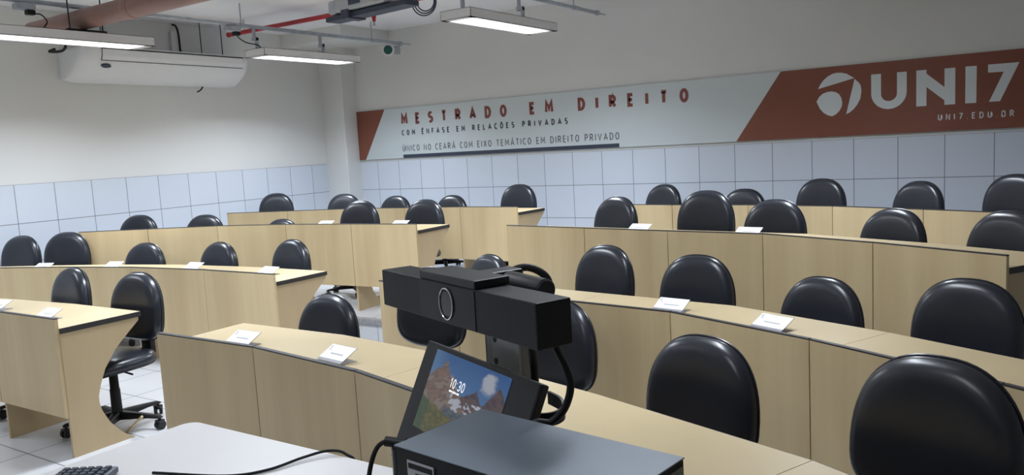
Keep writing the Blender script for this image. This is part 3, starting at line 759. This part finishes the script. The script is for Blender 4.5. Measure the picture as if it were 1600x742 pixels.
# computer tower, standing, its long side towards us
A = math.radians(-7.5)
pc = thing('computer_tower', 'black computer tower on the white table, grey rear panel to the right', 'computer', (-.905, .960, TZ), A)
PW, PD, PHT = .425, .215, .36
M = MB(); M.bbox((0, 0, .008), (PW, PD, PHT - .0015), .003); 
for fx in (.05, .37):
    for fy in (.03, .185): M.tube([(fx, fy, .0006), (fx, fy, .01)], .013, 12)
M.build('case', PLAST, pc)
M = MB(); M.bbox((-.003, -.001, PHT - .0012), (PW + .001, PD + .001, PHT + .0012), .001); M.build('top_cover', PCTOP, pc)
M = MB(); M.bbox((-.022, .004, .01), (.0, PD - .004, PHT - .004), .008); M.build('front_bezel', GLOSS, pc)
M = MB(); M.box((PW, .008, .012), (PW + .002, PD - .008, PHT - .010)); rr = M.build('rear_plate', PCREAR, pc)
M = MB(); cx, cz = .115, PHT - .085
for r in (.018, .032, .046, .058): M.tube([(PW + .004, cx + r*math.cos(2*PI*k/32), cz + r*math.sin(2*PI*k/32)) for k in range(33)], .0022, 6, caps=False)
M.tube([(PW + .002, cx, cz), (PW + .0035, cx, cz)], .06, 28); M.build('fan_grille', PLAST, rr)
M = MB(); M.box((PW + .002, .025, PHT - .07), (PW + .006, .048, PHT - .035)); M.box((PW + .002, .025, .05), (PW + .005, .06, .17)); M.box((PW + .002, PD - .012, .02), (PW + .01, PD - .004, PHT - .03)); M.build('socket', PLAST, rr)
M = MB(); M.box((.030, -.0026, .240), (.094, -.0010, .343)); lb = M.build('sticker', SILVER, pc)
M = MB(); M.box((.033, -.0031, .330), (.091, -.0025, .339)); 
for zz, x0, x1 in ((.303, .050, .085), (.298, .050, .082), (.293, .050, .087), (.286, .050, .080), (.279, .050, .088), (.270, .034, .086), (.262, .034, .080), (.252, .034, .088)):
    xx = x0
    while xx < x1:
        ww = random.uniform(.0015, .006); M.box((xx, -.0031, zz + .018), (min(xx + ww, x1), -.0025, zz + .0208)); xx += ww + .0012
M.build('print', PLAST, lb)
o = MB(); o.tube(smooth_path([(-.908, .985, 1.105), (-.935, .975, 1.108), (-.952, .962, 1.095), (-.962, .950, 1.05), (-.963, .940, .98), (-.965, .93, .86), (-.985, .92, .775), (-1.04, .93, .757)], 8), .0042, 8)
o.tube([(-.905, .986, 1.104), (-.940, .974, 1.107)], .009, 10)
tag(o.build('power_cable', PLAST), 'thin black cable plugged into the front corner of the computer tower', 'cable')
o = MB(); o.tube(smooth_path([(-2.05, 1.20, TZ + .005), (-1.84, 1.28, TZ + .005), (-1.765, 1.36, TZ + .005), (-1.735, 1.46, TZ + .009), (-1.70, 1.525, TZ + .012), (-1.65, 1.545, TZ + .004), (-1.62, 1.56, TZ - .05), (-1.61, 1.56, TZ - .3)], 8), .0042, 8)
tag(o.build('power_cable', PLAST), 'thin black cable lying across the white table and over its back edge', 'cable')

# keyboard at the near corner
kb = thing('keyboard', 'dark keyboard lying on the white table at the bottom edge', 'keyboard', (-2.155, 1.165, TZ), math.radians(-57))
M = MB(); M.bbox((0, -.15, .002), (.44, 0, .02), .005); M.build('case', KEYB, kb)
M = MB()
for r in range(6):
    for c in range(21):
        x = .012 + c * .0200 + (0 if c < 15 else .004); y = -.012 - r * .0225 - (.004 if r else 0)
        M.bbox((x, y - .0175, .019), (x + .0165, y, .027), .002, seg=1)
M.build('keys', KEYM, kb)

# monitor, turned and tilted back
def frame(azd, P0, tilt=0):
    az = math.radians(azd); X = Vector((math.sin(az), -math.cos(az), 0)); N = Vector((math.cos(az), math.sin(az), 0))   # X to the right of the screen, N away from the viewer
    t = math.radians(tilt); up = Vector((0, 0, math.cos(t))) + N * math.sin(t); back = X.cross(up) * -1
    Mx = Matrix(((X.x, back.x, up.x, P0[0]), (X.y, back.y, up.y, P0[1]), (X.z, back.z, up.z, P0[2]), (0, 0, 0, 1)))
    return Mx
MW, MH = .505, .30
TR = Vector((-.832, 1.316, 1.6 - .475))
Fm = frame(66, (0, 0, 0), 25)
org = TR - Fm.to_3x3() @ Vector((MW, 0, MH))
mon = thing('monitor', 'black tilted monitor showing a mountain lock screen, behind the computer tower', 'monitor')
Fm.translation = org; mon.matrix_world = Fm
# local axes: x right, y backwards, z up the screen
sgn = 1 if (Fm.to_3x3() @ Vector((0, 1, 0))).dot(Vector((math.cos(math.radians(66)), math.sin(math.radians(66)), 0))) > 0 else -1
def yb(v): return v * sgn
M = MB(); M.bbox((0, min(yb(0), yb(.022)), 0), (MW, max(yb(0), yb(.022)), MH), .004); M.build('housing', PLAST2, mon)
M = MB(); M.box((.004, min(yb(0), yb(-.0008)), .004), (MW - .004, max(yb(0), yb(-.0008)), MH - .002)); M.build('bezel_glass', PLAST2, mon)
SX0, SX1, SZ0, SZ1 = .062, .405, MH - .012 - .193, MH - .012
NX, NZ = 150, 84
def fbm(x, y): return noise.fractal(Vector((x, y, 3.7)), 1.0, 2.0, 5)
def px_col(u, v):
    """picture shown on the screen: sky, peaks, snow and grass (u right, v up)"""
    sky = Vector((.035, .11, .30)).lerp(Vector((.11, .24, .45)), min(1, max(0, (.95 - v)) * 1.1))
    if u < .22: sky = sky.lerp(Vector((.20, .34, .50)), (.22 - u) * 1.6)
    cl = fbm(u * 5 + 2, v * 4) - ((u - .80) ** 2 * 60 + (v - .68) ** 2 * 14) + .45
    if cl > 0: sky = sky.lerp(Vector((.42, .45, .52)), min(1, cl * 1.8))
    cl = fbm(u * 6, v * 5 + 9) - ((u - .31) ** 2 * 160 + (v - .58) ** 2 * 60) + .4
    if cl > 0: sky = sky.lerp(Vector((.34, .37, .45)), min(1, cl * 1.5))
    def ridge(pk):
        h = 0
        for (c, t, wl, wr) in pk: h = max(h, t - (abs(u - c) / (wl if u < c else wr)) * t)
        return h
    col = sky
    far = ridge([(.66, .64, .34, .30), (.56, .52, .4, .3), (.91, .80, .30, .40), (1.02, .66, .3, .3)]) + fbm(u * 14, 1.3) * .05
    if v < far:
        s = fbm(u * 16 + v * 9, v * 12); col = Vector((.13, .085, .085)).lerp(Vector((.06, .05, .07)), min(1, max(0, .5 + s)))
        if s > .16 and v < .40: col = Vector((.50, .54, .62))
        if u > .72 and v < .26 + fbm(u * 9, 4) * .15: col = Vector((.55, .58, .64))
    near = ridge([(.19, .86, .40, .42), (.10, .72, .4, .3), (.33, .66, .24, .40), (.0, .60, .3, .3)]) + fbm(u * 18, 7.7) * .05
    if v < near:
        s = fbm(u * 13 - v * 7, v * 9 + 5); col = Vector((.22, .145, .115)).lerp(Vector((.10, .075, .075)), min(1, max(0, .5 + s * 1.3)))
        if s > .2: col = col.lerp(Vector((.30, .24, .21)), .7)
        if u > .36 and s > .1 and v < .45: col = Vector((.46, .48, .55))
    lo = .20 - u * .42 + fbm(u * 8, 2.2) * .06
    if v < lo:
        s = fbm(u * 22, v * 22); col = Vector((.075, .085, .03)).lerp(Vector((.16, .135, .045)), min(1, max(0, .5 + s)))
        if u < .12: col = col.lerp(Vector((.02, .07, .045)), .6)
    lake = .16 + fbm(u * 6, 8.1) * .04
    if u > .32 and v < lake and v >= lo: col = Vector((.05, .07, .09)).lerp(Vector((.12, .14, .17)), min(1, max(0, .5 + fbm(u * 20, v * 40))))
    return col
me = bpy.data.meshes.new('screen_picture'); vs = []; fs = []; cols = []
for j in range(NZ + 1):
    for i in range(NX + 1):
        u, v = i / NX, j / NZ; vs.append((SX0 + (SX1 - SX0) * u, yb(-.0016), SZ0 + (SZ1 - SZ0) * v)); c = px_col(u, (v - .27) / .73); cols.append((c.x, c.y, c.z, 1))
for j in range(NZ):
    for i in range(NX): a = j*(NX+1)+i; fs.append((a, a+1, a+NX+2, a+NX+1))
me.from_pydata(vs, [], fs); at = me.color_attributes.new('picture', 'FLOAT_COLOR', 'POINT')
for i, c in enumerate(cols): at.data[i].color = c
SCR = bpy.data.materials.new('screen_glow'); SCR.use_nodes = True; nt = SCR.node_tree; b = nt.nodes['Principled BSDF']
ca = nt.nodes.new('ShaderNodeVertexColor'); ca.layer_name = 'picture'
b.inputs['Base Color'].default_value = (.01, .01, .012, 1); b.inputs['Roughness'].default_value = .25
nt.links.new(ca.outputs[0], b.inputs['Emission Color']); b.inputs['Emission Strength'].default_value = .6
me.materials.append(SCR); so = bpy.data.objects.new('screen', me); link(so); so.parent = mon
WHT = mat('screen_text', (.9, .9, .92), .5, emit=.9, var=(10, .01))
DIG = {'1': (.30, [[(.0,.78),(.20,1),(.20,0)]]), '0': (.5, [arc(.25,.5,.25,.5,90,450,24)]), '3': (.48, [arc(.22,.74,.24,.26,150,-80,12)+arc(.22,.25,.26,.26,80,-150,12)]), ':': (.08, [[(.0,.18),(.08,.18)], [(.0,.68),(.08,.68)]])}
M = MB(); x = SX0 + .32 * (SX1 - SX0); z = SZ0 + .63 * (SZ1 - SZ0); h = .0205
for ch in '10:30':
    wd, st = DIG[ch]
    for pl in st: stroke(M, [(px*h, py*h) for px, py in pl], .0024, lambda px, py, xx=x: Vector((xx + px, yb(-.0024), z + py)), 0)
    x += wd*h + .0065
z2 = z - .010; x = SX0 + .33 * (SX1 - SX0)
for wl in (.012, .003, .008, .004, .010): M.add([Vector((x, yb(-.0024), z2)), Vector((x+wl, yb(-.0024), z2)), Vector((x+wl, yb(-.0024), z2+.004)), Vector((x, yb(-.0024), z2+.004))], [(0,1,2,3)]); x += wl + .0025
M.build('clock_digits', WHT, so)
inv = Fm.inverted()
# foot of the monitor
M = MB(); yy = lambda a, b: (min(yb(a), yb(b)), max(yb(a), yb(b)))
M.bbox((MW/2 - .06, yy(.022, .05)[0], .05), (MW/2 + .06, yy(.022, .05)[1], .17), .005)
c = org + Fm.to_3x3() @ Vector((MW/2, yb(.045), .09)); fl0 = Vector((c.x + .02, c.y + .02, TZ + .012))
M.tube([inv @ c, inv @ fl0], .018, 12)
X3 = Fm.to_3x3() @ Vector((1, 0, 0)); N3 = Vector((-X3.y, X3.x, 0))
if N3.y < 0: N3 = -N3
q0 = Vector((fl0.x, fl0.y, TZ + .0006)) - N3*.06
M.prism([inv @ (q0 + X3*a + N3*b_) for a, b_ in ((-.13, -.09), (.13, -.09), (.13, .05), (-.13, .05))], inv.to_3x3() @ Vector((0, 0, .012)))
M.build('stand', PLAST, mon)

# display post behind the monitor, video bar on top
az = math.radians(68); BX = Vector((math.sin(az), -math.cos(az), 0)); BN = Vector((math.cos(az), math.sin(az), 0))
PB = Vector((-.731, 1.15, 1.6 - .273))                 # right front top corner of the bar
BLN, BHT, BDP = .62, .085, .078
vb = thing('video_bar', 'long black video conference bar with a round lens above the monitor', 'video bar')
o0 = PB - BX * BLN - Vector((0, 0, BHT))
vb.matrix_world = Matrix(((BX.x, BN.x, 0, o0.x), (BX.y, BN.y, 0, o0.y), (0, 0, 1, o0.z), (0, 0, 0, 1)))
M = MB(); M.bbox((0, 0, 0), (BLN, BDP, BHT), .003); M.build('body', PLAST, vb)
M = MB(); M.bbox((.19, .001, BHT), (.417, BDP + .006, BHT + .017), .002); M.build('top_cap', PLAST2, vb)
M = MB(); M.box((.19, -.0014, .002), (.417, 0, BHT - .002)); M.build('front_glass', SATIN, vb)
M = MB(); M.tube([(.307 + .027*math.cos(2*PI*k/40), -.0035, BHT/2 + .001 + .0325*math.sin(2*PI*k/40)) for k in range(41)], .0016, 8, caps=False); M.build('lens_ring', CHROME, vb)
M = MB(); M.tube([(.307, -.0012, BHT/2 + .001), (.307, -.0022, BHT/2 + .001)], .026, 32); M.build('lens', GLOSS, vb)
ps = thing('display_post', 'grey slotted metal post carrying the video bar behind the monitor', 'stand')
pc0 = Vector((-1.045, 1.487, TZ))
BX2 = Vector((math.sin(math.radians(66)), -math.cos(math.radians(66)), 0)); BN2 = Vector((math.cos(math.radians(66)), math.sin(math.radians(66)), 0))
ps.matrix_world = Matrix(((BX2.x, BN2.x, 0, pc0.x), (BX2.y, BN2.y, 0, pc0.y), (0, 0, 1, pc0.z), (0, 0, 0, 1)))
STEEL = mat('dark_steel', (.22, .225, .23), .45, metal=.5, var=(10, .1)); STEEL2 = mat('steel_plate', (.34, .34, .34), .4, metal=.4, var=(10, .1))
top = PB.z - TZ
M = MB(); M.box((-.075, 0, .002), (.075, .008, top - .03)); M.box((-.075, 0, .002), (-.068, .03, top - .03)); M.box((.068, 0, .002), (.075, .03, top - .03)); M.build('upright', STEEL, ps)
M = MB(); M.box((-.035, -.006, .02), (.082, 0, .46)); M.build('slotted_plate', STEEL2, ps)
M = MB()
for z in (.295, .352, .405): M.tube([(-.02, -.0075, z), (-.02, -.0055, z)], .0075, 16)
M.build('bolt_hole', DARK, ps)
M = MB(); M.bbox((-.11, -.05, .0006), (.11, .034, .01), .003); M.build('base_plate', STEEL, ps)
M = MB()
q = BN.dot(o0 + BN*BDP - pc0)
M.box((-.05, q + .006, top - .075), (.05, .01, top - .045)); M.build('bracket', PLAST, ps)
M = MB(); M.tube([(.125, -.05, top - .013), (.135, -.05, top - .013), (.265, -.05, top - .015), (.27, -.05, top - .015)], [.019, .024, .024, .020], 20); M.bbox((.03, -.065, top - .05), (.15, .005, top - .028), .004); M.build('clamp_tube', PLAST2, ps)
M = MB(); M.bbox((.055, -.085, top - .012), (.112, .0, top + .008), .004); M.build('clamp_box', PLAST2, ps)

def local_cable(name, label, pts, r, m=PLAST, rib=False):
    M = MB(); P = smooth_path(pts, 10)
    rr = [r * (1 + (.10 if rib and i % 2 else 0)) for i in range(len(P))]
    M.tube(P, rr, 10); return tag(M.build(name, m), label, 'cable')
local_cable('corrugated_cable', 'black corrugated cable arching behind the video bar', [(-1.027, 1.497, 1.288), (-1.018, 1.501, 1.312), (-1.000, 1.511, 1.322), (-0.980, 1.523, 1.322), (-0.958, 1.532, 1.312), (-0.942, 1.538, 1.294), (-0.936, 1.541, 1.262)], .0085, rib=True)
local_cable('thick_cable', 'thick black cable looping down from the right end of the video bar', [(-.80, 1.295, 1.255), (-.775, 1.285, 1.21), (-.752, 1.275, 1.18), (-.738, 1.268, 1.145), (-.746, 1.255, 1.105), (-.768, 1.240, 1.08), (-.80, 1.222, 1.065), (-.80, 1.25, .90), (-.80, 1.27, .765)], .0075)
local_cable('thick_cable', 'thick black cable hanging straight behind the right corner of the monitor', [(-.90, 1.36, 1.265), (-.895, 1.375, 1.20), (-.90, 1.395, 1.14), (-.905, 1.405, 1.05), (-.905, 1.41, .80)], .009)
# flat handle strap at the monitor's right edge
M = MB(); pth = smooth_path([(-.882, 1.345, 1.040), (-.850, 1.334, 1.042), (-.823, 1.347, 1.046), (-.820, 1.375, 1.050), (-.842, 1.402, 1.056), (-.885, 1.425, 1.058)], 8)
M2 = []
for i, q in enumerate(pth): M2.append([Vector((q.x, q.y, q.z - .014)), Vector((q.x, q.y, q.z + .014))])
for i in range(len(pth) - 1):
    d = (pth[i+1] - pth[i]).normalized(); nn = Vector((-d.y, d.x, 0)) * .003
    d2 = (pth[min(i+2, len(pth)-1)] - pth[i+1]); d2 = d2.normalized() if d2.length > 1e-6 else d; nn2 = Vector((-d2.y, d2.x, 0)) * .003
    a, b_ = M2[i], M2[i+1]
    M.prism([a[0] - nn, b_[0] - nn2, b_[0] + nn2, a[0] + nn], (0, 0, .028))
tag(M.build('flat_strap', PLAST2), 'flat black band looping out beside the right edge of the monitor', 'strap')

# thin pale strip by the nearest chair base
M = MB(); M.tube([(-4.60, 2.56, .012), (-4.42, 2.56, .135)], .009, 4, smooth=False)
tag(M.build('wooden_strip', GABLE), 'thin pale wooden strip leaning by the foot of the lower left desk end', 'strip')
